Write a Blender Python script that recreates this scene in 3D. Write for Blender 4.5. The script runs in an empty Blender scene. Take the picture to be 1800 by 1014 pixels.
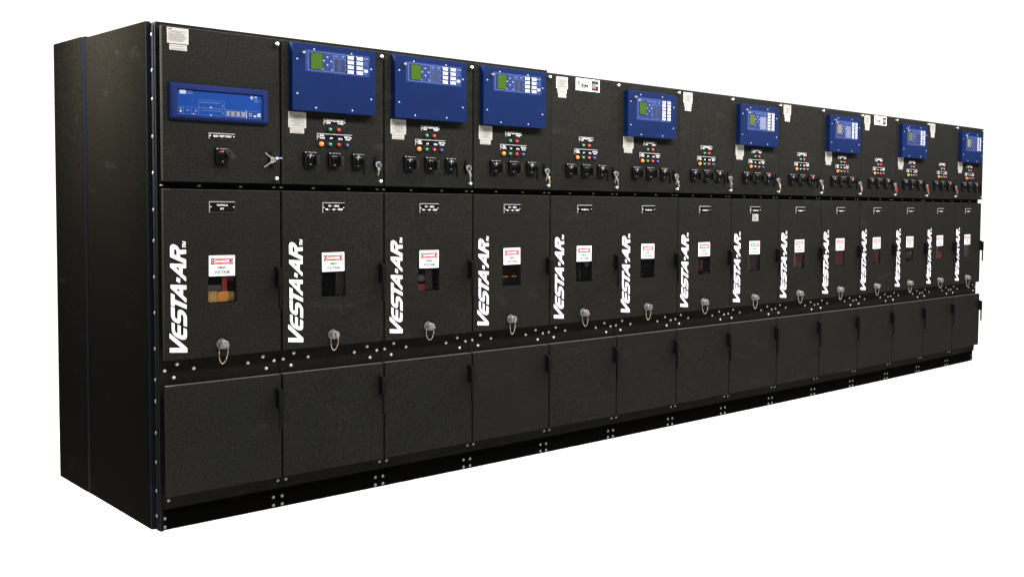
import bpy, bmesh, math, random
from mathutils import Vector, Matrix
random.seed(7)
PI = math.pi
sc = bpy.context.scene
COL = sc.collection

# ------------------------------------------------------------------ sizes
W = 0.54; N = 14; BOW = 0.05896
Z_TOP, Z_UB, Z_MT, Z_MB, Z_LT, Z_LB = 2.298, 1.599, 1.565, .787, .671, .162
D1, D2, DEPTH = .037, .054, 1.43

# ------------------------------------------------------------------ materials
def mat(name, col, rough=.5, metal=0, spec=.14, grain=0, gscale=170, bump=0, emit=0, ecol=None, trans=0, var=0, tint=None):
    m = bpy.data.materials.new(name); m.use_nodes = True
    nt = m.node_tree; b = nt.nodes['Principled BSDF']
    b.inputs['Roughness'].default_value = rough
    b.inputs['Metallic'].default_value = metal
    b.inputs['Specular IOR Level'].default_value = spec
    b.inputs['Base Color'].default_value = (*col, 1)
    if trans: b.inputs['Transmission Weight'].default_value = trans; b.inputs['IOR'].default_value = 1.16
    if emit:
        b.inputs['Emission Color'].default_value = (*(ecol or col), 1); b.inputs['Emission Strength'].default_value = emit
    if grain or bump or var:
        tc0 = nt.nodes.new('ShaderNodeTexCoord'); oi = nt.nodes.new('ShaderNodeObjectInfo')
        ad = nt.nodes.new('ShaderNodeVectorMath'); ad.operation = 'ADD'
        sc3 = nt.nodes.new('ShaderNodeVectorMath'); sc3.operation = 'SCALE'; sc3.inputs['Scale'].default_value = 3.7
        nt.links.new(oi.outputs['Location'], sc3.inputs[0]); nt.links.new(sc3.outputs[0], ad.inputs[1]); nt.links.new(tc0.outputs['Object'], ad.inputs[0])
        class _T: outputs = {'Object': ad.outputs[0]}
        tc = _T
        nz = nt.nodes.new('ShaderNodeTexNoise'); nz.inputs['Scale'].default_value = gscale; nz.inputs['Detail'].default_value = 3
        nz.inputs['Roughness'].default_value = .7
        nt.links.new(tc.outputs['Object'], nz.inputs['Vector'])
        if grain:
            r = nt.nodes.new('ShaderNodeValToRGB')
            lo = [c * (1 - grain) for c in col]; hi = [c * (1 + grain) for c in col]
            r.color_ramp.elements[0].position = .36; r.color_ramp.elements[0].color = (*lo, 1)
            r.color_ramp.elements[1].position = .64; r.color_ramp.elements[1].color = (*hi, 1)
            nt.links.new(nz.outputs['Fac'], r.inputs['Fac'])
            out = r.outputs['Color']
            # colour speckle of the powder coat and soft large blotches
            n2 = nt.nodes.new('ShaderNodeTexNoise'); n2.inputs['Scale'].default_value = gscale * .4; n2.inputs['Detail'].default_value = 2
            nt.links.new(tc.outputs['Object'], n2.inputs['Vector'])
            h = nt.nodes.new('ShaderNodeMix'); h.data_type = 'RGBA'; h.blend_type = 'MULTIPLY'
            h.inputs['Factor'].default_value = .75
            r2 = nt.nodes.new('ShaderNodeValToRGB')
            r2.color_ramp.elements[0].position = .35; r2.color_ramp.elements[0].color = (.72, .80, 1, 1)
            r2.color_ramp.elements[1].position = .65; r2.color_ramp.elements[1].color = (1, .93, .74, 1)
            nt.links.new(n2.outputs['Fac'], r2.inputs['Fac'])
            nt.links.new(out, h.inputs[6]); nt.links.new(r2.outputs['Color'], h.inputs[7]); out = h.outputs[2]
            n3 = nt.nodes.new('ShaderNodeTexNoise'); n3.inputs['Scale'].default_value = 3.5; n3.inputs['Detail'].default_value = 4
            nt.links.new(tc.outputs['Object'], n3.inputs['Vector'])
            h3 = nt.nodes.new('ShaderNodeMix'); h3.data_type = 'RGBA'; h3.blend_type = 'MULTIPLY'; h3.inputs['Factor'].default_value = .5
            r3 = nt.nodes.new('ShaderNodeValToRGB')
            r3.color_ramp.elements[0].position = .3; r3.color_ramp.elements[0].color = (.72, .72, .72, 1)
            r3.color_ramp.elements[1].position = .7
            nt.links.new(n3.outputs['Fac'], r3.inputs['Fac'])
            nt.links.new(out, h3.inputs[6]); nt.links.new(r3.outputs['Color'], h3.inputs[7])
            n4 = nt.nodes.new('ShaderNodeTexNoise'); n4.inputs['Scale'].default_value = 62; n4.inputs['Detail'].default_value = 5; n4.inputs['Roughness'].default_value = .8
            nt.links.new(tc.outputs['Object'], n4.inputs['Vector'])
            r4 = nt.nodes.new('ShaderNodeValToRGB'); g4 = min(.45, grain * .6)
            r4.color_ramp.elements[0].position = .34; r4.color_ramp.elements[0].color = (1 - g4, 1 - g4, 1 - g4, 1)
            r4.color_ramp.elements[1].position = .66
            nt.links.new(n4.outputs['Fac'], r4.inputs['Fac'])
            h4 = nt.nodes.new('ShaderNodeMix'); h4.data_type = 'RGBA'; h4.blend_type = 'MULTIPLY'; h4.inputs['Factor'].default_value = 1
            nt.links.new(h3.outputs[2], h4.inputs[6]); nt.links.new(r4.outputs['Color'], h4.inputs[7])
            # sparse dusty smudges and rubbed streaks
            mp = nt.nodes.new('ShaderNodeMapping'); mp.inputs['Scale'].default_value = (1.6, 1.6, 5.0); mp.inputs['Rotation'].default_value = (.3, .5, .2)
            nt.links.new(tc.outputs['Object'], mp.inputs['Vector'])
            n5 = nt.nodes.new('ShaderNodeTexNoise'); n5.inputs['Scale'].default_value = 2.4; n5.inputs['Detail'].default_value = 7; n5.inputs['Roughness'].default_value = .68
            nt.links.new(mp.outputs['Vector'], n5.inputs['Vector'])
            r5 = nt.nodes.new('ShaderNodeMapRange'); r5.inputs['From Min'].default_value = .60; r5.inputs['From Max'].default_value = .80; r5.inputs['To Max'].default_value = .55
            nt.links.new(n5.outputs['Fac'], r5.inputs['Value'])
            h5 = nt.nodes.new('ShaderNodeMix'); h5.data_type = 'RGBA'; h5.inputs[7].default_value = (*[c * 1.9 + .004 for c in col], 1)
            nt.links.new(r5.outputs['Result'], h5.inputs['Factor']); nt.links.new(h4.outputs[2], h5.inputs[6])
            nt.links.new(h5.outputs[2], b.inputs['Base Color'])
            # uneven gloss from handling
            mr = nt.nodes.new('ShaderNodeMapRange'); mr.inputs['To Min'].default_value = max(0, rough - .1); mr.inputs['To Max'].default_value = min(1, rough + .12)
            nt.links.new(n3.outputs['Fac'], mr.inputs['Value']); nt.links.new(mr.outputs['Result'], b.inputs['Roughness'])
        if bump:
            bp = nt.nodes.new('ShaderNodeBump'); bp.inputs['Strength'].default_value = bump; bp.inputs['Distance'].default_value = .002
            nt.links.new(nz.outputs['Fac'], bp.inputs['Height']); nt.links.new(bp.outputs['Normal'], b.inputs['Normal'])
    return m

M = dict(
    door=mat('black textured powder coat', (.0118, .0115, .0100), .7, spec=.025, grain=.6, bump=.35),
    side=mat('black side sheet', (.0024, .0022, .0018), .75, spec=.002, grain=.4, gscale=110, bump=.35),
    rail=mat('blue black folded steel', (.0050, .0068, .0125), .6, spec=.03, grain=.25, bump=.2),
    frame=mat('black frame steel', (.0062, .0058, .0045), .8, spec=.05, grain=.4, bump=.2),
    slot=mat('black recess', (.002, .002, .002), .9, spec=.05),
    raild=mat('blue black seam cover', (.0011, .0015, .0030), .7, spec=.01, grain=.25, bump=.2),
    edge=mat('painted edge highlight', (.060, .058, .060), .5, spec=.2),  # lighter colour standing in for the highlight along door tops
    zincd=mat('dull zinc plated steel', (.16, .16, .155), .45, metal=.4),
    plinth=mat('black plinth steel', (.0011, .0010, .0008), .9, spec=.01, grain=.4),
    black=mat('black moulded plastic', (.0028, .0028, .003), .45, spec=.10),
    blackm=mat('matt black plastic', (.0022, .0022, .0022), .65, spec=.06),
    knob=mat('worn black knob', (.012, .011, .009), .5, spec=.15, grain=.4, gscale=120),
    zinc=mat('zinc plated steel', (.50, .51, .49), .36, metal=.5),
    alu=mat('cast aluminium', (.24, .24, .25), .38, metal=.55, grain=.15, gscale=90),
    nickel=mat('nickel plated brass', (.33, .31, .27), .34, metal=.7),
    brass=mat('worn brass', (.62, .50, .34), .4, metal=.7),
    blue=mat('blue painted steel', (.0024, .0093, .0490), .55, spec=.04, grain=.16, gscale=300, bump=.12),
    bezel=mat('blue moulded bezel', (.0050, .0120, .066), .45, spec=.10, grain=.14, gscale=300, bump=.1),
    blue2=mat('blue membrane', (.0040, .0280, .145), .5, spec=.06, grain=.08, gscale=300),
    overlay=mat('pale blue overlay film', (.011, .022, .092), .45, spec=.1, grain=.06, gscale=300),
    line=mat('pale print', (.045, .075, .20), .6),
    linew=mat('white print and painted glint', (.24, .26, .36), .6),
    lcd=mat('green display', (.022, .050, .006), .2, spec=.3, emit=.09, ecol=(.09, .22, .015)),
    lcd2=mat('olive display', (.045, .060, .020), .2, spec=.3, emit=.05, ecol=(.10, .16, .03)),
    lcd3=mat('grey display', (.10, .095, .075), .2, spec=.3),
    lcdb=mat('dark display border', (.006, .010, .03), .3),
    led=mat('dark target strip', (.016, .024, .060), .4),
    ledg=mat('grey target strip', (.10, .11, .16), .4),
    label=mat('white label', (.31, .32, .36), .55),
    paper=mat('white sticker', (.245, .24, .225), .6),
    paper2=mat('clean sticker', (.30, .30, .31), .6),
    ink=mat('grey print', (.08, .08, .08), .7),
    inkd=mat('dark print', (.012, .012, .012), .7),
    inkl=mat('light print', (.11, .105, .10), .7),
    silver=mat('engraved edge', (.26, .25, .26), .5),
    white=mat('white vinyl', (.62, .62, .64), .5),
    red=mat('red vinyl', (.30, .004, .005), .5),
    redl=mat('bright red print', (.52, .03, .03), .5),
    pink=mat('pink vinyl', (.50, .13, .13), .5),
    lred=mat('red lens', (.42, .010, .014), .18, spec=.8, emit=.12),
    lgreen=mat('green lens', (.006, .17, .075), .18, spec=.8, emit=.05),
    lblue=mat('blue lens', (.018, .022, .16), .18, spec=.8),
    lorange=mat('lit orange lens', (.95, .16, .01), .2, spec=.8, emit=.75, ecol=(1, .12, .004)),
    sred=mat('red flag', (.85, .05, .01), .4, emit=.15),
    sgreen=mat('green flag', (.02, .35, .10), .4),
    tan=mat('amber reflection', (.26, .165, .06), .5, grain=.2, gscale=30),  # this and the next tones imitate room reflections in the windows
    tan2=mat('olive reflection', (.11, .075, .022), .5, grain=.2, gscale=30),
    amber=mat('orange reflection', (.27, .105, .018), .5),
    dred=mat('dark red reflection', (.09, .008, .005), .45),
    maroon=mat('maroon reflection', (.030, .0045, .0035), .5),
    brown=mat('brown reflection', (.009, .005, .004), .5),
    steelg=mat('grey metal and reflection', (.030, .031, .036), .45, metal=.2),  # lamp collars and display bars, also grey reflections in the windows
    glass=mat('window glass', (.92, .92, .92), .03, trans=1, spec=.3),
    floor=mat('white floor', (.76, .76, .76), .9, spec=.02),
)

# ------------------------------------------------------------------ mesh builder
class MB:
    def __init__(s, *mats): s.bm = bmesh.new(); s.mats = list(mats)
    def mi(s, m):
        if m not in s.mats: s.mats.append(m)
        return s.mats.index(m)
    def box(s, x0, x1, y0, y1, z0, z1, m=None, bev=0, rot=None, piv=None):
        r = bmesh.ops.create_cube(s.bm, size=1)
        vs = r['verts']
        for v in vs:
            v.co = Vector(((x0 + x1) / 2 + v.co.x * (x1 - x0), (y0 + y1) / 2 + v.co.y * (y1 - y0), (z0 + z1) / 2 + v.co.z * (z1 - z0)))
        fs = set(f for v in vs for f in v.link_faces)
        k = s.mi(m) if m else 0
        for f in fs: f.material_index = k
        if bev:
            es = list(set(e for f in fs for e in f.edges))
            r2 = bmesh.ops.bevel(s.bm, geom=es, offset=bev, segments=2, affect='EDGES', profile=.6)
            vs = list(set(v for f in r2['faces'] for v in f.verts) | set(v for v in vs if v.is_valid))
            for f in r2['faces']: f.material_index = k
        if rot is not None:
            bmesh.ops.rotate(s.bm, verts=vs, cent=piv, matrix=rot)
        return vs
    def cyl(s, p, q, r, r2=None, seg=16, m=None, smooth=True, cap=True):
        p = Vector(p); q = Vector(q); d = q - p
        rr = bmesh.ops.create_cone(s.bm, cap_ends=cap, segments=seg, radius1=r, radius2=r if r2 is None else r2, depth=d.length)
        mt = Matrix.Translation((p + q) / 2) @ d.to_track_quat('Z', 'Y').to_matrix().to_4x4()
        bmesh.ops.transform(s.bm, matrix=mt, verts=rr['verts'])
        k = s.mi(m) if m else 0
        for f in set(f for v in rr['verts'] for f in v.link_faces):
            f.material_index = k
            if smooth and len(f.verts) == 4: f.smooth = True
    def dome(s, c, r, h, sx=1, sz=1, m=None, seg=12, axis='Y'):
        # half ellipsoid sticking out along -Y (or -X)
        rr = bmesh.ops.create_uvsphere(s.bm, u_segments=seg, v_segments=8, radius=1)
        k = s.mi(m) if m else 0
        for v in rr['verts']:
            o = v.co.copy()
            if axis == 'Y': v.co = Vector((c[0] + o.x * r * sx, c[1] + min(o.z, 0) * h, c[2] + o.y * r * sz))
            else: v.co = Vector((c[0] + min(o.z, 0) * h, c[1] + o.x * r * sx, c[2] + o.y * r * sz))
        for f in set(f for v in rr['verts'] for f in v.link_faces): f.material_index = k; f.smooth = True
    def sphere(s, c, r, m=None, seg=10):
        rr = bmesh.ops.create_uvsphere(s.bm, u_segments=seg, v_segments=max(6, seg // 2 + 1), radius=r)
        bmesh.ops.translate(s.bm, verts=rr['verts'], vec=Vector(c))
        k = s.mi(m) if m else 0
        for f in set(f for v in rr['verts'] for f in v.link_faces): f.material_index = k; f.smooth = True
    def torus(s, c, R, r, m=None, axis='Y', a0=0, a1=2 * PI, n=20):
        pts = []
        for j in range(n + 1):
            a = a0 + (a1 - a0) * j / n
            if axis == 'Y': pts.append((c[0] + R * math.cos(a), c[1], c[2] + R * math.sin(a)))
            elif axis == 'X': pts.append((c[0], c[1] + R * math.cos(a), c[2] + R * math.sin(a)))
            else: pts.append((c[0] + R * math.cos(a), c[1] + R * math.sin(a), c[2]))
        s.tube(pts, r, m)
    def tube(s, pts, r, m=None):
        for a, b in zip(pts[:-1], pts[1:]): s.cyl(a, b, r, seg=8, m=m)
    def prism(s, pts, y0, y1, m=None):
        # polygon in XZ extruded along Y
        a = [s.bm.verts.new((x, y0, z)) for x, z in pts]; b = [s.bm.verts.new((x, y1, z)) for x, z in pts]
        k = s.mi(m) if m else 0; n = len(pts); fs = []
        fs.append(s.bm.faces.new(a)); fs.append(s.bm.faces.new(b[::-1]))
        for i in range(n): fs.append(s.bm.faces.new((a[i], b[i], b[(i + 1) % n], a[(i + 1) % n])))
        for f in fs: f.material_index = k
        bmesh.ops.recalc_face_normals(s.bm, faces=fs)
    def prismx(s, pts, x0, x1, m=None):
        a = [s.bm.verts.new((x0, y, z)) for y, z in pts]; b = [s.bm.verts.new((x1, y, z)) for y, z in pts]
        k = s.mi(m) if m else 0; n = len(pts); fs = [s.bm.faces.new(a), s.bm.faces.new(b[::-1])]
        for i in range(n): fs.append(s.bm.faces.new((a[i], b[i], b[(i + 1) % n], a[(i + 1) % n])))
        for f in fs: f.material_index = k
        bmesh.ops.recalc_face_normals(s.bm, faces=fs)
    def text(s, txt, x, y, z, size, m, wid=None, bold=.0, ext=.0003, align='CENTER', shear=0):
        me = text_mesh(txt, size, wid, bold, ext, align, shear)
        off = len(s.bm.verts); k = s.mi(m)
        vs = [s.bm.verts.new((x + v.co.x, y - v.co.z, z + v.co.y)) for v in me.vertices]
        for p in me.polygons:
            try: f = s.bm.faces.new([vs[i] for i in p.vertices]); f.material_index = k
            except ValueError: pass
    def frame(s, x0, x1, z0, z1, t, y0, y1, m):
        s.box(x0, x1, y0, y1, z1 - t, z1, m); s.box(x0, x1, y0, y1, z0, z0 + t, m)
        s.box(x0, x0 + t, y0, y1, z0 + t, z1 - t, m); s.box(x1 - t, x1, y0, y1, z0 + t, z1 - t, m)
    def mesh(s, name):
        me = bpy.data.meshes.new(name); s.bm.to_mesh(me); s.bm.free()
        for m in s.mats: me.materials.append(M[m])
        return me

_tx = {}
def text_mesh(txt, size, wid, bold, ext, align, shear):
    key = (txt, size, wid, bold, ext, align, shear)
    if key in _tx: return _tx[key]
    cu = bpy.data.curves.new('lettering', 'FONT'); cu.body = txt; cu.size = size; cu.extrude = ext; cu.offset = bold
    cu.resolution_u = 3; cu.shear = shear; cu.align_x = 'LEFT'
    o = bpy.data.objects.new('lettering', cu); COL.objects.link(o)
    me = bpy.data.meshes.new_from_object(o.evaluated_get(bpy.context.evaluated_depsgraph_get()))
    bpy.data.objects.remove(o)
    xs = [v.co.x for v in me.vertices]; zs = [v.co.y for v in me.vertices]
    w0 = max(xs) - min(xs); k = (wid / w0) if wid else 1; mn = min(xs); mid = (max(zs) + min(zs)) / 2
    for v in me.vertices:
        v.co.x = (v.co.x - mn) * k - (wid or w0) / 2 * (1 if align == 'CENTER' else 0); v.co.y -= mid
    _tx[key] = me
    return me

def curve_mesh(polys, ext):
    cu = bpy.data.curves.new('lettering', 'CURVE'); cu.dimensions = '2D'; cu.fill_mode = 'BOTH'; cu.extrude = ext
    for pl in polys:
        sp = cu.splines.new('POLY'); sp.points.add(len(pl) - 1); sp.use_cyclic_u = True
        for p, (x, z) in zip(sp.points, pl): p.co = (x, z, 0, 1)
    o = bpy.data.objects.new('lettering', cu); COL.objects.link(o)
    me = bpy.data.meshes.new_from_object(o.evaluated_get(bpy.context.evaluated_depsgraph_get()))
    bpy.data.objects.remove(o)
    return me

def empty(name, loc, rz=0):
    o = bpy.data.objects.new(name, None); COL.objects.link(o); o.location = loc; o.rotation_euler = (0, 0, rz)
    o.empty_display_size = .1
    return o
def put(name, me, parent=None, loc=(0, 0, 0), rot=(0, 0, 0), label=None):
    o = bpy.data.objects.new(name, me); COL.objects.link(o); o.parent = parent; o.location = loc; o.rotation_euler = rot
    if label: o['label'] = label
    return o
CACHE = {}
def cached(key, fn):
    if key not in CACHE: CACHE[key] = fn()
    return CACHE[key]

# ------------------------------------------------------------------ small hardware
def f_bolt():
    b = MB('zinc'); b.dome((0, 0, 0), .0075, .0070); b.cyl((0, 0, 0), (0, -.0015, 0), .0086, seg=14, m='zincd'); return b.mesh('bolt')
def f_bolt_flat():
    b = MB('zinc'); b.dome((0, 0, 0), .0085, .007, sx=1.1, sz=.55); return b.mesh('bolt')
def f_bolt_side():
    b = MB('zincd'); b.dome((0, 0, 0), .0085, .0030, sx=1.0, sz=1, axis='X'); return b.mesh('screw')
def f_bolt_dull():
    b = MB('zincd'); b.dome((0, 0, 0), .0082, .006); return b.mesh('bolt')
def f_thumb():
    b = MB('zinc')
    b.cyl((0, 0, 0), (0, -.016, 0), .0045, seg=10)
    b.cyl((0, -.016, 0), (0, -.026, 0), .0080, .0083, seg=16); b.dome((0, -.026, 0), .0078, .003)
    return b.mesh('thumbscrew')
def f_thumb_small():
    b = MB('nickel'); b.cyl((0, 0, 0), (0, -.020, 0), .0035, seg=8); b.cyl((0, -.020, 0), (0, -.026, 0), .0062, seg=12); return b.mesh('thumbscrew')
def f_screw():
    b = MB('linew'); b.dome((0, 0, 0), .0048, .003, seg=8); return b.mesh('screw')

# ------------------------------------------------------------------ door meshes
def slab(x0, x1, z0, z1, hole=None):
    b = MB('door')
    if hole:
        hx0, hx1, hz0, hz1 = hole
        b.box(x0, x1, 0, D1 - .006, z0, z1, 'door', bev=.003)
        # window opening cut with a boolean-free ring: rebuild as a shell with a real hole
        b.bm.free(); b = MB('door')
        bm = b.bm
        xs = [x0, hx0, hx1, x1]; zs = [z0, hz0, hz1, z1]
        V = {(i, j, k): bm.verts.new((xs[i], (0, D1 - .006)[k], zs[j])) for i in range(4) for j in range(4) for k in range(2)}
        for k in range(2):
            for i in range(3):
                for j in range(3):
                    if i == 1 and j == 1: continue
                    q = [V[i, j, k], V[i + 1, j, k], V[i + 1, j + 1, k], V[i, j + 1, k]]
                    bm.faces.new(q)
        for a, c in (((0, 0), (3, 0)), ((3, 0), (3, 3)), ((3, 3), (0, 3)), ((0, 3), (0, 0))):
            n = 3; 
            for t in range(n):
                i0 = a[0] + (c[0] - a[0]) * t // n; j0 = a[1] + (c[1] - a[1]) * t // n
                i1 = a[0] + (c[0] - a[0]) * (t + 1) // n; j1 = a[1] + (c[1] - a[1]) * (t + 1) // n
                bm.faces.new((V[i0, j0, 0], V[i1, j1, 0], V[i1, j1, 1], V[i0, j0, 1]))
        for (i0, j0), (i1, j1) in (((1, 1), (2, 1)), ((2, 1), (2, 2)), ((2, 2), (1, 2)), ((1, 2), (1, 1))):
            bm.faces.new((V[i0, j0, 0], V[i1, j1, 0], V[i1, j1, 1], V[i0, j0, 1]))
        bmesh.ops.recalc_face_normals(bm, faces=bm.faces[:])
        es = [e for e in bm.edges if len(e.link_faces) == 2 and e.calc_face_angle() > 1.2]
        bmesh.ops.bevel(bm, geom=es, offset=.003, segments=2, affect='EDGES', profile=.6)
    else:
        b.box(x0, x1, 0, D1 - .006, z0, z1, 'door', bev=.003)
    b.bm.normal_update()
    k = b.mi('edge')  # highlight line painted onto top faces and bevels
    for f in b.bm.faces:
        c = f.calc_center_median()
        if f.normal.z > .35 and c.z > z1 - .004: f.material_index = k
    return b.mesh('door')

WIN = (.201, .327, 1.037, 1.163)
# horizontal gaps at each seam (upper, middle, lower)
GU = [.0085] * 4 + [.0015] * 4 + [.003] * 7
GM = [.0085] * 5 + [.0006] + [.006] * 9
GL = [.0085] * 15
def edges(g, i, first=.012):
    x0 = first if i == 0 else g[i] / 2
    x1 = W - (g[i + 1] / 2 if i < N - 1 else 0)
    return x0, x1

def plate(key, w, h, lines, holes=True, t=.003):
    def fn():
        b = MB('silver', 'black')
        b.box(-w / 2, w / 2, -t, 0, -h / 2, h / 2, 'silver', bev=.0006)
        b.box(-w / 2 + .0035, w / 2 - .0008, -t - .0012, -t + .0002, -h / 2 + .0008, h / 2 - .0035, 'slot')
        for (tx, x, z, s, wd) in lines: b.text(tx, x, -t - .0014, z, s, 'white', wid=wd, bold=.0002)
        if holes:
            for sx in (-1, 1): b.dome((sx * (w / 2 - .0065), -t - .001, 0), .0033, .002, m='zinc', seg=8)
        return b.mesh('nameplate')
    return cached(key, fn)

def f_sticker(w, h, kind, rnd):
    r = random.Random(rnd)
    b = MB('paper' if kind != 'c' else 'paper2')
    b.box(-w / 2, w / 2, -.0008, 0, -h / 2, h / 2)
    y0, y1 = -.0012, -.0008
    if kind == 'a':
        b.box(-w / 2 + .006, -w / 2 + .020, y0, y1, h / 2 - .009, h / 2 - .0055, 'inkd')
        z = h / 2 - .013
        while z > -h / 2 + .008:
            lo = -w / 2 + .006 + (r.random() < .3) * .02 * r.random(); hi = w / 2 - .006 - .02 * r.random() ** 2
            if r.random() < .16: lo, hi = -.012, .012
            b.box(lo, hi, y0, y1, z - .0011, z, 'inkl'); z -= .0029
    else:
        b.box(-w / 2 + .004, -w / 2 + .008, y0, y1, h / 2 - .010, h / 2 - .004, 'red')
        b.box(-w / 2 + .012, w / 2 - .008, y0, y1, h / 2 - .0085, h / 2 - .0068, 'ink')
        b.box(-w / 2 + .006, w / 2 - .006, y0, y1, -h / 2 + .0075, -h / 2 + .009, 'inkl')
        b.box(-w / 2 + .006, w / 2 - .010, y0, y1, -h / 2 + .0040, -h / 2 + .0053, 'inkl')
    return b.mesh('sticker')

# ------------------------------------------------------------------ relay panels
def f_relay_box(z0, z1, x0=.040, x1=.470, e=.040):
    b = MB('blue'); b.box(x0, x1, -e, -.0005, z0, z1, 'blue', bev=.0022); return b.mesh('relay_panel')
# type A overlay (8 labels) and type B overlay (12 labels), in door coordinates on plane y=-.040
def f_overlay(x0, x1, z0, z1, rows, kind):
    b = MB('overlay'); y = -.0402
    b.box(x0, x1, y - .0006, y, z0, z1, 'overlay')
    w = x1 - x0; h = z1 - z0; yy = (y - .0010, y - .0006)
    def L(xa, xb, za, zb, m='line'): b.box(x0 + xa * w, x0 + xb * w, yy[0], yy[1], z0 + za * h, z0 + zb * h, m)
    fx = .90 if kind == 'A' else .985
    b.frame(x0 + .04 * w, x0 + fx * w, z0 + .07 * h, z0 + .93 * h, .0022, yy[0], yy[1], 'line')
    if kind == 'A':
        L(.425, .431, .08, .92); L(.612, .618, .08, .92); L(.43, .612, .72, .735)
        L(.435, .608, .10, .70, 'led')
        for j in range(9): L(.445, .495, .13 + j * .062, .148 + j * .062); L(.55, .60, .13 + j * .062, .148 + j * .062)
        L(.445, .50, .80, .86); L(.55, .60, .79, .87)
        b.text('SEL-351', x0 + .95 * w, yy[0], z0 + .86 * h, .010, 'linew', wid=.07 * w)
        for j in range(4): L(.915, .97, .70 - j * .05, .715 - j * .05)
        L(.91, .975, .22, .36, 'linew'); L(.915, .96, .29, .31, 'blue')
        for j in range(2): L(.915, .96, .12 + j * .045, .135 + j * .045)
    else:
        L(.455, .461, .08, .92); L(.70, .705, .08, .92); L(.46, .70, .72, .732)
        L(.465, .695, .10, .70, 'ledg' if kind == 'C' else 'led')
        for j in range(12): L(.475, .55, .13 + j * .046, .142 + j * .046); L(.60, .68, .13 + j * .046, .142 + j * .046)
        L(.06, .11, .84, .89, 'linew'); L(.12, .19, .85, .87); L(.30, .44, .83, .86); L(.50, .56, .81, .86); L(.62, .67, .80, .88)
    return b.mesh('overlay_film')
def f_display(w, h, m, kind):
    b = MB(m); b.box(-w / 2 - .003, w / 2 + .005, -.0012, 0, -h / 2 - .003, h / 2 + .004, 'lcdb'); b.box(-w / 2, w / 2, -.0030, -.0010, -h / 2, h / 2, m)
    return b.mesh('display')
def f_button(w, h):
    b = MB('label', 'bezel'); b.box(-w / 2 + .006, w / 2, -.0026, 0, -h / 2, h / 2, 'label', bev=.0006); b.cyl((-w / 2 + .003, 0, 0), (-w / 2 + .003, -.005, 0), .0052, seg=12, m='bezel')
    return b.mesh('button')
def f_keypad():
    b = MB('linew')
    for a in range(4):
        x, z = .019 * math.cos(a * PI / 2), .019 * math.sin(a * PI / 2)
        b.cyl((x, 0, z), (x, -.0025, z), .0042, .0035, seg=3 + 3, m='linew')
    b.cyl((-.024, 0, -.042), (-.024, -.002, -.042), .006, seg=10, m='line'); b.cyl((.022, 0, -.042), (.022, -.002, -.042), .006, seg=10, m='line')
    return b.mesh('keypad')

def relay_square(cab, i):
    A = i in (1, 2, 3)
    z0, z1 = (1.958, 2.284) if A else (1.952, 2.244)
    p = put('relay_panel', cached('rbox%d' % A, lambda: f_relay_box(z0, z1)), cab, label='square dark blue relay panel box')
    if A: ox0, ox1, oz0, oz1 = .103, .437, 2.150, 2.257
    else: ox0, ox1, oz0, oz1 = .112, .420, 2.060, 2.207
    kind = 'A' if A else ('C' if i in (7, 9) else 'B')
    put('overlay_film', cached('ov' + kind, lambda: f_overlay(ox0, ox1, oz0, oz1, 4, kind)), p)
    w, h = ox1 - ox0, oz1 - oz0; y = -.0408
    dm = {1: 'lcd', 2: 'lcd', 3: 'lcd', 5: 'lcd', 7: 'lcd2', 9: 'lcd3', 11: 'lcd2', 13: 'lcd3'}[i]
    if A:
        put('display', cached('dA' + dm, lambda: f_display(.058, .078, dm, 'A')), p, (ox0 + .170 * w, y, oz0 + .50 * h))
        put('keypad', cached('kp', f_keypad), p, (ox0 + .335 * w, y, oz0 + .56 * h))
        for r in range(4):
            for c in range(2):
                put('button', cached('btA', lambda: f_button(.040, .0165)), p, (ox0 + (.685 + c * .142) * w, y, oz0 + (.165 + r * .222) * h))
    else:
        put('display', cached('dB' + dm, lambda: f_display(.060, .074, dm, 'B')), p, (ox0 + .175 * w, y, oz0 + .52 * h))
        put('keypad', cached('kp', f_keypad), p, (ox0 + .365 * w, y, oz0 + .56 * h))
        for r in range(6):
            for c in range(2):
                put('button', cached('btB', lambda: f_button(.039, .0165)), p, (ox0 + (.775 + c * .150) * w, y, oz0 + (.135 + r * .148) * h))
    for sx, sz in ((.25, .925), (.70, .925), (.055, .76), (.945, .72), (.055, .25), (.945, .25), (.27, .055), (.71, .055)):
        put('screw', cached('screw', f_screw), p, (.040 + .43 * sx, -.040, z0 + (z1 - z0) * sz))
    put('thumbscrew', cached('thumbs', f_thumb_small), p, (.040 + .43 * .11, -.040, z0 + (z1 - z0) * .86))

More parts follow.
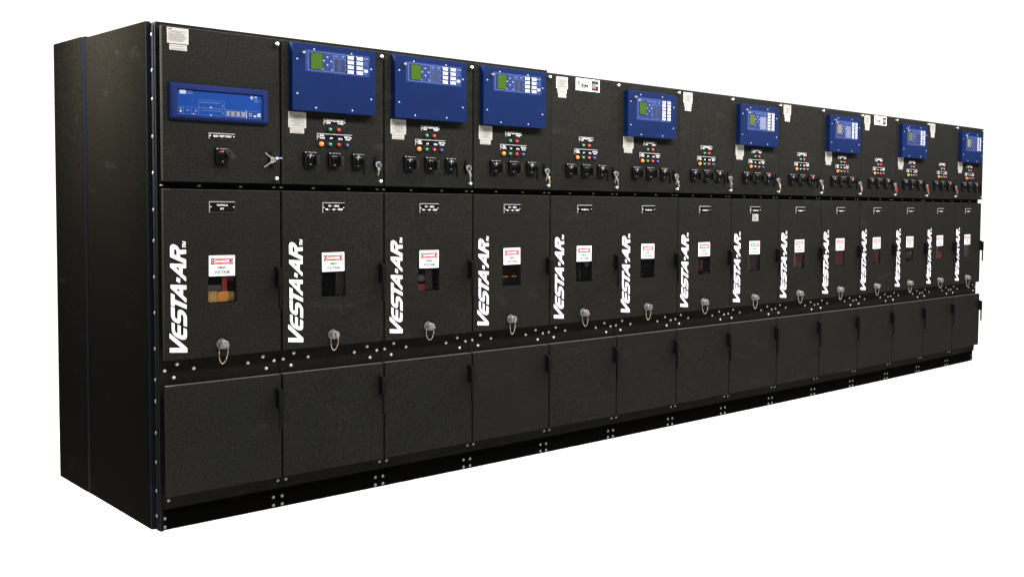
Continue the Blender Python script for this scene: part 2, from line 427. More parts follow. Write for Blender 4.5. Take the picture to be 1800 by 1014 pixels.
def relay_long(cab):
    x0, x1, z0, z1 = .036, .476, 1.880, 2.043
    b = MB('bezel'); e = .022
    # moulded bezel: sloped outer rim, flat border, recessed face
    o = [(x0, z0), (x1, z0), (x1, z1), (x0, z1)]; s = .010
    inn = [(x0 + s, z0 + s), (x1 - s * .6, z0 + s), (x1 - s * .6, z1 - s), (x0 + s, z1 - s)]
    hx0, hx1, hz0, hz1 = .068, .447, 1.899, 2.016
    hol = [(hx0, hz0), (hx1, hz0), (hx1, hz1), (hx0, hz1)]
    bm = b.bm
    rings = [[bm.verts.new((x, y, z)) for x, z in r] for r, y in ((o, -.0005), (o, -.008), (inn, -e), (hol, -e), (hol, -e + .008))]
    for a, c in zip(rings[:-1], rings[1:]):
        for k in range(4): bm.faces.new((a[k], a[(k + 1) % 4], c[(k + 1) % 4], c[k]))
    bm.faces.new(rings[0][::-1])
    f = bm.faces.new(rings[-1]); f.material_index = b.mi('blue2')
    bmesh.ops.recalc_face_normals(bm, faces=bm.faces[:])
    es = [ed for ed in bm.edges if len(ed.link_faces) == 2 and ed.calc_face_angle() > .3 and not any(ff.material_index for ff in ed.link_faces)]
    bmesh.ops.bevel(bm, geom=es, offset=.0016, segments=2, affect='EDGES')
    p = put('relay_panel', b.mesh('relay_panel'), cab, label='long low bright blue relay panel with grey display slot')
    yf = -e + .008; w = hx1 - hx0; h = hz1 - hz0
    q = MB('line', 'blue2'); ya, yb = yf - .0009, yf - .0004; q.box(hx0 + .0008, hx1 - .0008, yf - .0005, yf - .0002, hz0 + .0008, hz1 - .0008, 'blue2')
    def R(xa, xb, za, zb, m='line'): q.box(hx0 + xa * w, hx0 + xb * w, ya, yb, hz0 + za * h, hz0 + zb * h, m)
    def F(xa, xb, za, zb): q.frame(hx0 + xa * w, hx0 + xb * w, hz0 + za * h, hz0 + zb * h, .0012, ya, yb, 'line')
    F(.01, .55, .05, .33); F(.55, .80, .05, .33); F(.82, .985, .05, .33); F(.245, .545, .35, .65)
    for xx in (.07, .16, .24): R(xx, xx + .004, .06, .32)
    R(.26, .50, .54, .565); R(.27, .52, .23, .25); R(.37, .395, .36, .39, 'linew'); R(.37, .395, .055, .09, 'linew'); R(.175, .195, .055, .09, 'linew')
    R(.515, .53, .42, .50); R(.515, .53, .13, .20); R(.10, .135, .17, .20); R(.10, .135, .22, .24); R(.20, .22, .15, .25); R(.03, .05, .22, .30)
    R(.800, .806, .03, .35, 'linew'); R(.03, .10, .83, .97, 'linew'); R(.035, .095, .88, .90, 'line')
    for j in range(3): R(.11, .185 - j * .01, .84 + j * .045, .86 + j * .045)
    # plus-shaped emblem and two lines of print
    R(.862, .874, .80, .95, 'linew'); R(.850, .886, .855, .90, 'linew')
    R(.895, .935, .89, .92, 'linew'); R(.895, .95, .80, .825); R(.895, .955, .75, .77); R(.895, .95, .70, .72); R(.955, .995, .765, .78)
    put('front_film', q.mesh('front_film'), p)
    d = MB('ledg'); d.box(hx0 + .565 * w, hx0 + .79 * w, yf - .0020, yf - .0002, hz0 + .08 * h, hz0 + .28 * h, 'ledg')
    for j in range(3): d.box(hx0 + (.60 + j * .062) * w, hx0 + (.618 + j * .062) * w, yf - .0024, yf - .0019, hz0 + .10 * h, hz0 + .26 * h, 'steelg')
    put('display', d.mesh('display'), p)
    for xx, m_ in ((.850, 'paper'), (.955, 'white')):
        s_ = MB(m_); s_.box(-.006, .006, -.004, 0, -.0065, .0065, m_); s_.box(-.0038, .0042, -.0046, -.0039, -.0035, .0042, 'slot')
        put('port', s_.mesh('port'), p, (hx0 + xx * w, yf, hz0 + .19 * h))
    s_ = MB('paper'); s_.box(-.006, .006, -.003, 0, -.004, .004, 'paper'); put('port', s_.mesh('port'), p, (hx0 + .905 * w, yf, hz0 + .14 * h))
    s_ = MB('brass'); s_.cyl((0, 0, 0), (0, -.006, 0), .004, seg=10); put('terminal', s_.mesh('terminal'), p, (hx0 + .035 * w, yf, hz0 + .15 * h))

# ------------------------------------------------------------------ switches, lights, locks
def f_switch(flag):
    b = MB('black')
    b.box(-.029, .029, -.020, 0, -.035, .035, 'black', bev=.003)
    b.box(-.024, .024, -.0225, -.0198, -.030, .030, 'blackm', bev=.001)
    b.box(-.014, .018, -.0213, -.0200, .0318, .0338, 'silver')
    b.box(-.028, -.021, -.0218, -.019, .0290, .0345, 'silver', bev=.001); b.box(.023, .028, -.0218, -.019, .0300, .0340, 'silver', bev=.001)
    b.dome((-.002, -.0222, -.025), .003, .002, m='zinc', seg=8)
    b.cyl((0, -.02, 0), (0, -.034, 0), .0185, .0165, seg=20, m='black')
    if flag == 'text':
        for k in (-1, 1): b.box(-.002 + k * .007 - .0055, -.002 + k * .007 + .0055, -.0232, -.0224, .0168, .0192, 'silver')
    else:
        b.box(-.006, .004, -.0232, -.0224, .0165, .0255, {'g': 'sgreen', 'r': 'sred', 'w': 'knob'}[flag])
        b.box(-.016, -.009, -.0232, -.0224, .0165, .0190, 'silver'); b.box(.008, .016, -.0232, -.0224, .0165, .0190, 'silver')
    return b.mesh('selector_switch')
def f_knob():   # pistol grip knob, points to -Y
    b = MB('knob'); b.cyl((0, 0, 0), (0, -.018, 0), .0135, .012, seg=16, m='black')
    b.box(-.010, .010, -.052, -.016, -.029, .020, 'black', bev=.006)
    b.box(-.004, .004, -.0535, -.051, -.024, .015, 'knob', bev=.001)
    return b.mesh('knob')
def f_glint():  # pale patch painted as a glint on the switch
    b = MB('linew'); b.prism([(-.002, .010), (.003, .014), (.002, .004), (-.002, -.004), (-.005, -.008), (-.006, -.001)], -.0012, 0, 'linew'); return b.mesh('painted_glint')
def f_lever():
    b = MB('blackm'); b.cyl((0, 0, 0), (0, -.020, 0), .012, seg=16)
    b.box(-.008, .008, -.036, -.018, -.012, .012, 'blackm', bev=.003)
    b.box(-.007, .007, -.042, -.028, -.066, .006, 'blackm', bev=.002)
    return b.mesh('lever')
def f_paddle():
    b = MB('knob'); b.cyl((0, 0, 0), (0, -.018, 0), .012, seg=16, m='black')
    b.box(-.012, .012, -.030, -.018, -.028, .026, 'knob', bev=.004)
    b.cyl((0, -.0302, .004), (0, -.0308, .004), .005, seg=10, m='slot')
    bmesh.ops.rotate(b.bm, verts=b.bm.verts[:], cent=(0, 0, 0), matrix=Matrix.Rotation(math.radians(-38), 3, 'Y'))
    return b.mesh('paddle')
def f_light(m, r=.0088):
    b = MB(m); b.cyl((0, 0, 0), (0, -.007, 0), r * 1.18, r * 1.12, seg=16, m='steelg'); b.cyl((0, -.007, 0), (0, -.010, 0), r, seg=16, m=m); b.dome((0, -.010, 0), r, .009, m=m, seg=16)
    return b.mesh('indicator_light')
def f_lock():
    b = MB('blackm'); b.cyl((0, 0, 0), (0, -.020, 0), .014, .0125, seg=18)
    b.cyl((0, -.020, 0), (0, -.023, 0), .0100, .0095, seg=16, m='nickel')
    b.box(-.0015, .0015, -.0236, -.0225, -.006, .006, 'slot')
    b.box(-.008, .006, -.012, -.004, .010, .040, 'blackm', bev=.002)
    b.box(-.004, .010, -.010, -.003, -.034, -.010, 'blackm', bev=.002)
    return b.mesh('key_lock')

def key_shape(b, m, p, ang, ln=.030):
    """a flat key starting at p, pointing at angle ang in the XZ plane"""
    c, s = math.cos(ang), math.sin(ang)
    def T(u, v): return (p[0] + u * c - v * s, p[2] + u * s + v * c)
    bow = [T(.0065 + .0075 * math.cos(a), .0075 * math.sin(a)) for a in [k * PI / 5 for k in range(10)]]
    b.prism(bow, p[1] - .001, p[1] + .001, m)
    bl = [(.013, .0028), (ln, .0028), (ln + .003, 0), (ln, -.0024), (ln - .004, -.0010), (ln - .007, -.0026), (ln - .010, -.0012), (.013, -.0028)]
    b.prism([T(u, v) for u, v in bl], p[1] - .0008, p[1] + .0008, m)

def keyring(i, cab):
    """keys hanging in the door lock: a thing of its own"""
    rw = random.Random(100 + i)
    loc = cab.matrix_world @ Vector((.490, -.036, 1.713)) if False else None
    c, s = math.cos(cab.rotation_euler.z), math.sin(cab.rotation_euler.z)
    lx, ly, lz = .492, -.030, 1.713
    t = empty('key_ring', (cab.location.x + lx * c - ly * s, cab.location.y + lx * s + ly * c, lz), cab.rotation_euler.z)
    t['category'] = 'keys'; t['group'] = 'keys hanging in the door locks'
    def star():
        b = MB('nickel'); b.torus((0, -.004, 0), .009, .0014, 'nickel'); r = put('ring', b.mesh('ring'), t)
        b = MB('nickel'); key_shape(b, 'nickel', (-.006, -.008, .004), math.radians(142), .044); put('key', b.mesh('key'), t)
        b = MB('nickel'); key_shape(b, 'nickel', (-.006, -.008, -.006), math.radians(215), .050); put('key', b.mesh('key'), t)
        b = MB('linew'); key_shape(b, 'linew', (.006, -.010, .008), math.radians(2), .030); put('key', b.mesh('key'), t)
    if i == 0: star(); return t
    b = MB('linew'); b.torus((-.002, -.006, -.004), .0145, .0019, 'linew', a0=math.radians(80), a1=math.radians(265), n=14)
    b.torus((-.002, -.006, -.004), .0145, .0012, 'nickel', a0=math.radians(-95), a1=math.radians(80), n=10)
    put('ring', b.mesh('ring'), t)
    b = MB('nickel'); b.box(-.001, .001, -.013, .006, -.008, .008, 'nickel'); put('key', b.mesh('key'), t)
    if i >= 1:
        b = MB('nickel'); a = math.radians(-90 + (8 - rw.random() * 30))
        z0 = -.020
        key_shape(b, 'nickel', (.000, -.008, z0), a, .036 + .006 * rw.random()); put('key', b.mesh('key'), t)
    if i >= 2:
        b = MB('brass'); a = math.radians(-90 + rw.uniform(-6, 16))
        key_shape(b, 'brass' if i % 2 else 'nickel', (.004, -.012, -.034), a, .040); put('key', b.mesh('key'), t)
    if i in (7, 8, 9, 10, 11, 12):
        b = MB('lred' if i > 9 else 'brass'); b.box(-.004, .009, -.016, -.014, -.058, -.030, 'lred' if i in (10, 11, 12) else 'brass', bev=.0006); put('key_tag', b.mesh('key_tag'), t)
    return t

# ------------------------------------------------------------------ door furniture
def f_handle_head():
    b = MB('blackm')
    b.prismx([(-.0005, .050), (-.0005, -.050), (-.036, -.050), (-.040, -.044), (-.040, .034), (-.036, .038)], -.011, .011, 'blackm')
    bmesh.ops.bevel(b.bm, geom=b.bm.edges[:], offset=.0015, segments=2, affect='EDGES')
    return b.mesh('handle')
def f_handle_grip():
    b = MB('blackm'); b.box(-.006, .006, -.039, -.026, -.145, -.046, 'blackm', bev=.003)
    b.box(-.0065, .0065, -.040, -.025, -.152, -.142, 'blackm', bev=.002)
    return b.mesh('grip')
def f_port():
    b = MB('alu')
    b.cyl((0, 0, 0), (0, -.006, 0), .0240, .0232, seg=28); b.cyl((0, -.006, 0), (0, -.022, 0), .0190, .0185, seg=28)
    b.cyl((0, -.010, .024), (0, -.002, .024), .003, seg=8)
    return b.mesh('test_port')
def f_port_cap():
    b = MB('alu'); b.cyl((0, -.022, 0), (0, -.036, 0), .0205, .0200, seg=28); b.cyl((0, -.036, 0), (0, -.039, 0), .0198, .0170, seg=28)
    b.box(-.017, .017, -.049, -.038, -.0045, .0045, 'alu', bev=.0015, rot=Matrix.Rotation(math.radians(55), 3, 'Y'), piv=(0, -.04, 0))
    return b.mesh('cap')
def f_chain(seed):
    r = random.Random(seed); b = MB('brass'); n = 17; wd = r.uniform(.013, .022); dp = r.uniform(.055, .075); sk = r.uniform(-.006, .006)
    for k in range(n):
        u = k / (n - 1); x = -wd * math.cos(PI * u) + sk * math.sin(PI * u); z = -.018 - dp * math.sin(PI * u) ** .8
        b.sphere((x + .002, -.010 - .016 * u, z), .0025, 'nickel' if r.random() < .7 else 'brass', seg=6)
    pts = [(-wd * math.cos(PI * k / 12) + sk * math.sin(PI * k / 12) + .002, -.010 - .016 * k / 12, -.018 - dp * math.sin(PI * k / 12) ** .8) for k in range(13)]
    b.tube(pts, .0007, 'brass')
    return b.mesh('chain')
def f_danger():
    w, h = .1165, .096; b = MB('white')
    b.box(-w / 2, w / 2, -.0012, 0, -h / 2, h / 2, 'white', bev=.0004)
    zc = .0205; y = (-.0016, -.0012)
    b.box(-.0495, .0495, y[0], y[1], zc - .0145, zc + .0145, 'inkd')
    def ell(rx, rz, y0, y1, m, n=40):
        pts = []
        for k in range(n):
            a = 2 * PI * k / n; c, s = math.cos(a), math.sin(a)
            pts.append((rx * math.copysign(abs(c) ** .62, c), zc + rz * math.copysign(abs(s) ** .8, s)))
        b.prism(pts, y0, y1, m)
    ell(.0470, .0135, -.0019, -.0016, 'white'); ell(.0450, .0124, -.0022, -.0019, 'red')
    b.text('DANGER', 0, -.0024, zc, .0175, 'white', wid=.070, bold=.0005)
    b.text('HIGH', 0, -.0014, -.0085, .0170, 'inkd', wid=.036, bold=.0007)
    b.text('VOLTAGE', 0, -.0014, -.0295, .0170, 'inkd', wid=.070, bold=.0007)
    return b.mesh('warning_sign')

# big lettering traced: points are (crop px) on three enlargements of the first door
def pm(pts, oy):
    out = []
    for x, y in pts:
        px = 295 + x / 11.93; py = oy + y / 11.93
        out.append((.0316 + (px - 303) * .00246 + (618.8 - py) * .000019,
                    .826 + (618.8 - py) * .002587 - (px - 303) * (.00023 - (618.8 - py) * .00000097)))
    return out
def f_lettering():
    A, B, C_ = 540, 480, 415
    polys = [
        pm([(95, 943), (457, 943), (457, 848), (108, 545), (90, 548), (92, 640), (335, 848), (95, 845)], A),
        pm([(135, 310), (195, 335), (198, 460), (203, 490), (214, 512), (232, 530), (258, 545), (258, 358), (322, 385), (322, 560), (330, 577), (348, 584), (368, 582), (380, 566), (382, 425), (450, 460), (450, 600), (445, 630), (432, 652), (408, 668), (380, 674), (340, 669), (290, 650), (220, 610), (180, 572), (155, 532), (142, 490), (135, 440)], A),
        pm([(122, -26), (198, 0), (198, 165), (203, 200), (218, 228), (234, 238), (250, 235), (258, 215), (258, 110), (264, 78), (276, 58), (295, 46), (325, 46), (355, 58), (385, 82), (415, 118), (438, 158), (450, 205), (450, 405), (382, 380), (382, 205), (374, 172), (362, 152), (345, 144), (330, 150), (322, 172), (322, 275), (314, 308), (300, 325), (280, 331), (250, 325), (205, 303), (165, 270), (142, 235), (130, 200), (124, 150)], A),
        pm([(120, 415), (195, 450), (200, 545), (445, 660), (445, 750), (200, 640), (195, 695), (122, 670)], B),
        pm([(115, 240), (440, 250), (440, 340), (370, 340), (370, 465), (440, 525), (440, 607), (425, 605), (115, 310)], B),
        pm([(215, 328), (300, 330), (300, 392)], B),
        pm([(240, 82), (312, 112), (310, 206), (234, 168)], B),
        pm([(108, 572), (435, 585), (435, 670), (365, 668), (360, 795), (435, 860), (435, 937), (420, 935), (108, 648)], C_),
        pm([(205, 655), (292, 660), (292, 722)], C_),
        pm([(108, 435), (104, 260), (108, 225), (118, 200), (136, 182), (160, 172), (185, 173), (215, 185), (248, 207), (275, 238), (292, 268), (300, 292), (435, 285), (435, 370), (305, 380), (312, 440), (435, 490), (435, 580), (415, 576)], C_),
        pm([(190, 268), (208, 268), (228, 283), (240, 302), (243, 408), (187, 383)], C_),
        pm([(358, 172), (372, 178), (372, 200), (430, 217), (430, 236), (372, 219), (372, 242), (358, 236)], C_),
        pm([(358, 105), (430, 122), (430, 136), (388, 127), (430, 150), (430, 160), (388, 163), (430, 178), (430, 192), (358, 172), (358, 156), (402, 149), (358, 120)], C_),
    ]
    me = curve_mesh(polys, .0004)
    for v in me.vertices: v.co = Vector((v.co.x, -.0005 - v.co.z, v.co.y))
    me.materials.clear(); me.materials.append(M['white']); me.name = 'lettering'
    return me

def f_logo():
    w, h = .188, .074; b = MB('white')
    b.box(-w / 2, w / 2, -.0015, 0, -h / 2, h / 2, 'white', bev=.0005)
    b.box(.030, .086, -.0019, -.0015, -.030, .030, 'inkd')
    for k, (u, v) in enumerate(((.034, .082), (.034, .058), (.034, .060), (.034, .064))): b.box(u, v, -.0022, -.0019, .008 - k * .0075, .011 - k * .0075, 'silver')
    b.box(.060, .082, -.0022, -.0019, .0, .0034, 'white'); b.box(.030, .086, -.0020, -.0016, -.0325, -.0300, 'pink')
    b.text('IEM', -.026, -.0019, -.006, .036, 'inkd', wid=.066, bold=.0016, shear=.3)
    # red stroke emblem
    for k in range(4):
        x = -.0845 + k * .0068
        b.prism([(x, -.004 + .003 * (k % 2)), (x + .0050, -.010 + .002 * k), (x + .0066, .022), (x + .0018, .025)], -.0020, -.0016, 'redl' if k % 2 == 0 else 'red')
    return b.mesh('logo_plate')

# ------------------------------------------------------------------ cabinet bodies
def f_frame(i):
    """hollow steel carcass behind the doors"""
    b = MB('frame'); top = 2.312 if i < 4 else 2.300
    yb = .93; t = .003
    x0 = .0015; x1 = W - .0015
    # front cross members
    b.box(x0, x1, D1, D1 + .04, Z_MT - .045, Z_UB + .045, 'slot')
    b.box(x0, x1, D1, D1 + .04, Z_LT - .05, Z_MB + .05, 'frame')
    b.box(x0, x1, D1, D1 + .04, top - .05, top, 'frame')
    b.box(x0, x1, D1 + .003, D1 + .04, .100, .22, 'frame')
    # uprights
    for xa, xb in ((x0, x0 + .035), (x1 - .035, x1)):
        b.box(xa, xb, D1 + .001, D1 + .04, .22, Z_LT - .05, 'slot'); b.box(xa, xb, D1 + .001, D1 + .04, Z_MB + .05, Z_MT - .045, 'slot')
        b.box(xa, xb, D1 + .001, D1 + .04, Z_UB + .045, top - .05, 'slot')
    # side sheets, roof, bottom, back and the shelves between compartments
    b.box(x0, x0 + t, D1 + .04, DEPTH - .01, 0.10, top - .001, 'frame'); b.box(x1 - t, x1, D1 + .04, DEPTH - .01, 0.10, top - .001, 'frame')
    b.box(x0 + t, x1 - t, D1 + .04, DEPTH - .01, top - .005, top - .001, 'frame')
    b.box(x0 + t, x1 - t, D1 + .04, DEPTH - .01, .10, .104, 'frame')
    b.box(x0 + t, x1 - t, DEPTH - .014, DEPTH - .010, .104, top - .005, 'frame')
    b.box(x0 + t, x1 - t, D1 + .04, yb, 1.58, 1.584, 'frame'); b.box(x0 + t, x1 - t, D1 + .04, yb, .72, .724, 'frame')
    b.box(x0 + t, x1 - t, .34, .344, .724, 1.58, 'slot')
    return b.mesh('frame')
def f_plinth(i):
    b = MB('plinth'); b.box(.0005, W - .0005, D2, D2 + .05, 0, .0985, 'plinth'); b.box(.0005, W - .0005, D2 + .05, DEPTH - .02, 0, .0985, 'plinth')
    return b.mesh('plinth')

def window_reflections(cab, i):
    """added blocks imitating room reflections in the viewing window"""
    x0, x1, z0, z1 = WIN; w = x1 - x0; h = z1 - z0
    cl = lambda v: min(max(v, .035), .965)
    def P(name, m, xa, xb, za, zb, y=.012, d=.014, bev=.001):
        b = MB(m); b.box(x0 + cl(xa) * w, x0 + cl(xb) * w, y, y + d, z0 + cl(za) * h, z0 + cl(zb) * h, m, bev=bev); return put(name, b.mesh(name), cab)
    P('added_backing_board', 'slot', 0, 1, 0, 1, .0285, .002)  # added dark board behind the reflection blocks
    if i == 0:
        P('reflection', 'tan', 0, .34, 0, .44); P('reflection', 'amber', .345, .74, 0, .42, .010); P('reflection', 'tan2', .745, 1, 0, .40, .015)
        P('reflection_bar', 'dred', .52, .70, .425, 1, .013, .008); P('reflection_bar', 'maroon', .705, .95, .80, 1, .014, .008); P('reflection_band', 'steelg', 0, .515, .45, .66, .018, .006)
    elif i == 1: P('reflection_bar', 'brown', .62, 1, 0, 1)
    elif i == 2:
        b = MB('steelg'); b.cyl((x0 + .20 * w, .012, z0 + .56 * h), (x0 + .20 * w, .024, z0 + .56 * h), .019, seg=20, m='steelg'); put('reflection_disc', b.mesh('reflection_disc'), cab)
        P('reflection', 'dred', 0, .34, 0, .30, .010); P('reflection', 'brown', .37, .72, .06, 1, .016)
    elif i == 3: P('reflection_bar', 'amber', .12, .42, .40, .45, .020, .004); P('reflection_bar', 'amber', .60, .88, .40, .46, .020, .004)
    elif i == 4:
        b = MB('steelg'); b.cyl((x0 + .74 * w, .012, z0 + .84 * h), (x0 + .74 * w, .022, z0 + .84 * h), .016, seg=20, m='steelg'); put('reflection_disc', b.mesh('reflection_disc'), cab)
        P('reflection_bar', 'steelg', .34, .38, .1, .80, .020, .004)
    elif i == 6: P('reflection_bar', 'maroon', .25, .55, .2, .8, .018, .006); P('reflection', 'steelg', .55, .9, .0, .10, .016, .006)
    elif i == 7: P('reflection', 'brown', .1, .9, .05, .95)
    elif i == 8: P('reflection', 'dred', 0, .26, 0, 1, .012); P('reflection', 'maroon', .28, 1, .42, 1, .016); P('reflection', 'steelg', .30, .95, 0, .38, .018, .006)
    elif i == 9: P('reflection', 'maroon', 0, 1, 0, 1)
    elif i == 10: P('reflection', 'maroon', .28, 1, 0, 1, .016); P('reflection_bar', 'steelg', .08, .24, 0, 1, .018, .004)
    elif i == 11: P('reflection_bar', 'steelg', 0, 1, .52, .66, .014, .006); P('reflection', 'maroon', 0, 1, .24, .50)
    elif i == 12: P('reflection', 'dred', 0, .46, 0, 1); P('reflection', 'dred', .48, 1, 0, .34); P('reflection_bar', 'steelg', .48, 1, .37, .54, .014, .006)
    elif i == 13: P('reflection', 'brown', .1, .9, .1, 1)

CLAB = {
    0: 'black switchgear cabinet with long low blue panel and exposed side, at the left end',
    1: 'black switchgear cabinet with square blue panel, second from the left end',
    2: 'black switchgear cabinet with square blue panel, third from the left end',
    3: 'black cabinet with square blue panel directly left of the nearer, larger logo plate',
    4: 'black cabinet without blue panel carrying the nearer, larger red and white logo plate',
    5: 'black cabinet with blue panel directly right of the nearer, larger logo plate',
    6: 'plain black cabinet directly left of the one with sticker below its middle nameplate',
    7: 'black cabinet with blue panel and small sticker below its middle nameplate',
    8: 'plain black cabinet directly right of the one with sticker below its middle nameplate',
    9: 'black cabinet with blue panel directly left of the farther, smaller logo plate',
    10: 'black cabinet without blue panel carrying the farther, smaller logo plate',
    11: 'black cabinet with blue panel directly right of the farther, smaller logo plate',
    12: 'plain black cabinet between the last two blue panels at the far end',
    13: 'farthest black cabinet at the right end with door handles past its edge',
}
KLAB = {
    0: 'spread star of three silver keys in lock of the leftmost cabinet',
    1: 'silver ring and short key on the second cabinet from the left',
    2: 'silver keys hanging on ring on the third cabinet from the left',
    3: 'silver keys on the blue panelled cabinet directly left of the nearer logo plate',
    4: 'silver keys on the cabinet that carries the nearer, larger logo plate',
    5: 'silver keys on the blue panelled cabinet directly right of the nearer logo plate',
    6: 'silver keys on plain cabinet left of the one with sticker below its nameplate',
    7: 'brass tagged keys on the cabinet with sticker below its middle nameplate',
    8: 'brass tagged keys on plain cabinet right of the sticker below a nameplate',
    9: 'brass tagged keys on the cabinet directly left of the farther logo plate',
    10: 'red tagged keys on the cabinet that carries the farther logo plate',
    11: 'red tagged keys under the last but one blue panel on the right',
    12: 'red tagged keys on the plain cabinet before the farthest one',
}

def seam_pt(k):
    u = (k - 7) / 7.0
    return Vector((k * W, -BOW * (1 - u * u), 0))

MIDTXT = {0: [('V3-PTG-A', 0, .008, .0115, .050), ('PT', 0, -.009, .013, .016)]}
for k in (1, 2, 3): MIDTXT[k] = [('V3', -.022, .008, .013, .013), ('-', -.004, .008, .012, .004), ('BRG', .016, .008, .013, .022), ('WA', -.036, -.009, .013, .016), ('-', -.018, -.009, .012, .004), ('AU', 0, -.009, .013, .014), ('-', .016, -.009, .012, .004), ('FDR', .035, -.009, .013, .024)]
for k in range(4, 14): MIDTXT[k] = [('V3-GEN-%s-A' % '123456789A'[k - 4], 0, -.003, .0112, .060)]

for i in range(N):
    P0, P1 = seam_pt(i), seam_pt(i + 1)
    rz = math.atan2(P1.y - P0.y, P1.x - P0.x)
    cab = empty('switchgear_cabinet', P0, rz)
    cab['label'] = CLAB[i]; cab['category'] = 'electrical cabinet'; cab['group'] = 'switchgear cabinets joined in one long row'
    relay = i in (1, 2, 3, 5, 7, 9, 11, 13)
    fr = put('frame', f_frame(i), cab)
    pl = put('plinth', cached('plinth', lambda: f_plinth(i)), cab)
    BM = cached('bolt', f_bolt); BF = cached('boltf', f_bolt_flat); BD = cached('boltd', f_bolt_dull)
    last = i == N - 1
    for x in (.017, .177, .363, .520): put('bolt', BF, fr, (x, D1, 1.582))
    for x, z in ((.022, .739), (.075, .764), (.060, .7035), (.147, .738), (.392, .7375), (.4635, .7605), (.479, .7005), (.5165, .736)):
        if last and x > .5: x -= .0
        put('bolt', BM, fr, (x, D1, z))
    for x in (.034, W - .007): put('bolt', BD, fr, (x if x < .1 else W - .006, D1 + .003, .1395))
    for x, z in ((.021, .0535), (.021, .0135), (W - .022 - .01 * last, .0545), (W - .022 - .01 * last, .0135)): put('bolt', BD, pl, (x, D2, z))
    # ---- doors
    x0, x1 = edges(GU, i); 
    if last: x1 += .012
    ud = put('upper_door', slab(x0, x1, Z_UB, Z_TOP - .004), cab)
    x0, x1 = edges(GM, i)
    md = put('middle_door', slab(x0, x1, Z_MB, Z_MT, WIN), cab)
    x0, x1 = edges(GL, i, .016)
    if last: x1 += .012
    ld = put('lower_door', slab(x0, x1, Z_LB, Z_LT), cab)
    # ---- upper door
    TH = cached('thumb', f_thumb)
    put('thumbscrew', TH, ud, (.5165, 0, 2.2685)); put('thumbscrew', TH, ud, (.510, 0, 1.625))
    put('key_lock', cached('lock', f_lock), ud, (.492, 0, 1.714))
    if i == 0:
        relay_long(cab)
        put('sticker', f_sticker(.091, .070, 'a', 3), ud, (.079, 0, 2.2535)); put('sticker', f_sticker(.074, .026, 'b', 4), ud, (.080, 0, 2.202))
        put('nameplate', plate('np0', .117, .028, [('BUS', -.028, 0, .012, .020), ('TEST', -.001, 0, .012, .024), ('PORT', .029, 0, .012, .026)]), ud, (.266, 0, 1.8135))
        s_ = put('selector_switch', cached('swr', lambda: f_switch('r')), cab, (.262, 0, 1.723), label='black rotary switch with red flag and slanted paddle')
        put('paddle', f_paddle(), s_, (.016, -.034, .008))
    else:
        if relay:
            relay_square(cab, i)
            put('sticker', cached('st1', lambda: f_sticker(.089, .077, 'a', 5)), ud, (.081, 0, 1.9135)); put('sticker', cached('st2', lambda: f_sticker(.070, .026, 'b', 6)), ud, (.080, 0, 1.861))
        else:
            zt = 2.280
            put('sticker', cached('st3', lambda: f_sticker(.089, .072, 'a', 8)), ud, (.081, 0, 2.244)); put('sticker', cached('st4', lambda: f_sticker(.072, .024, 'b', 9)), ud, (.082, 0, 2.195))
            put('sticker', cached('st5', lambda: f_sticker(.060, .026, 'c', 10)), ud, (.083, 0, 2.169))
            if i in (4, 10): put('logo_plate', cached('logo', f_logo), ud, (.281, 0, 2.248))
        who = 'UTILITY MAIN BREAKER' if i < 4 else 'GEN BREAKER G%d' % (i - 3)
        put('nameplate', plate('u1' + who, .115, .029, [(who, 0, .0050, .0105, .090 if i < 4 else .072), ('OPEN', -.034, -.0055, .0100, .021), ('CLOSED', .030, -.0055, .0100, .030)]), ud, (.271, 0, 1.914))
        put('nameplate', plate('u2', .184, .032, [('SPRING', -.068, .0055, .0100, .022), ('CHARGED', -.066, -.0055, .0100, .028), ('OFF', -.019, -.0055, .0105, .015), ('OPEN', .028, -.0065, .0105, .021), ('READY TO', .066, .0030, .0100, .032), ('CLOSE', .068, -.0080, .0100, .026)]), ud, (.271, 0, 1.8385))
        for m_, x in (('lgreen', .2435), ('lred', .2885)): put('indicator_light', cached('l' + m_, lambda: f_light(m_)), ud, (x, 0, 1.877), label={'lgreen': 'green lens', 'lred': 'red lens'}[m_])
        for m_, x, r_ in (('lorange', .1985, .0112), ('lgreen', .2435, .0088), ('lred', .2885, .0088), ('lblue', .3330, .0088)):
            put('indicator_light', cached('l' + m_, lambda: f_light(m_, r_)), ud, (x, 0, 1.802), label={'lgreen': 'green lens', 'lred': 'red lens', 'lorange': 'lit orange lens', 'lblue': 'dark blue lens'}[m_])
        third = 'g' if i in (1, 2, 3) else 'r'
        for x, fl in ((.138, 'w'), (.262, 'text'), (.388, third)):
            s_ = put('selector_switch', cached('sw' + fl, lambda: f_switch(fl)), cab, (x, 0, 1.725))
            if fl in ('w', 'text'):
                put('knob', cached('knob', f_knob), s_, (.006, -.034, -.004))
            else: put('lever', cached('lever', f_lever), s_, (.010, -.030, -.002))
            if fl != 'text': put('painted_glint', cached('glint', f_glint), s_, (-.006, -.0345, .012))
    # ---- middle door
    put('nameplate', plate('m%d' % (i if i > 3 or i == 0 else 1), .116, .051, MIDTXT[i]), md, (.264, 0, 1.4858))
    jr = random.Random(i * 7 + 1)
    put('warning_sign', cached('danger', f_danger), md, (.263 + jr.uniform(-.0015, .0015), 0, 1.2105 + jr.uniform(-.001, .0015)), (0, math.radians(jr.uniform(-.7, .7)), 0))
    g = MB('glass'); g.box(WIN[0] + .0032, WIN[1] - .0032, .0022, .0058, WIN[2] + .0032, WIN[3] - .0032, 'glass'); put('window_pane', g.mesh('window_pane') if i == 0 else CACHE['pane'], md)
    if i == 0: CACHE['pane'] = md.children[-1].data
    put('lettering', cached('lettering', f_lettering), md)
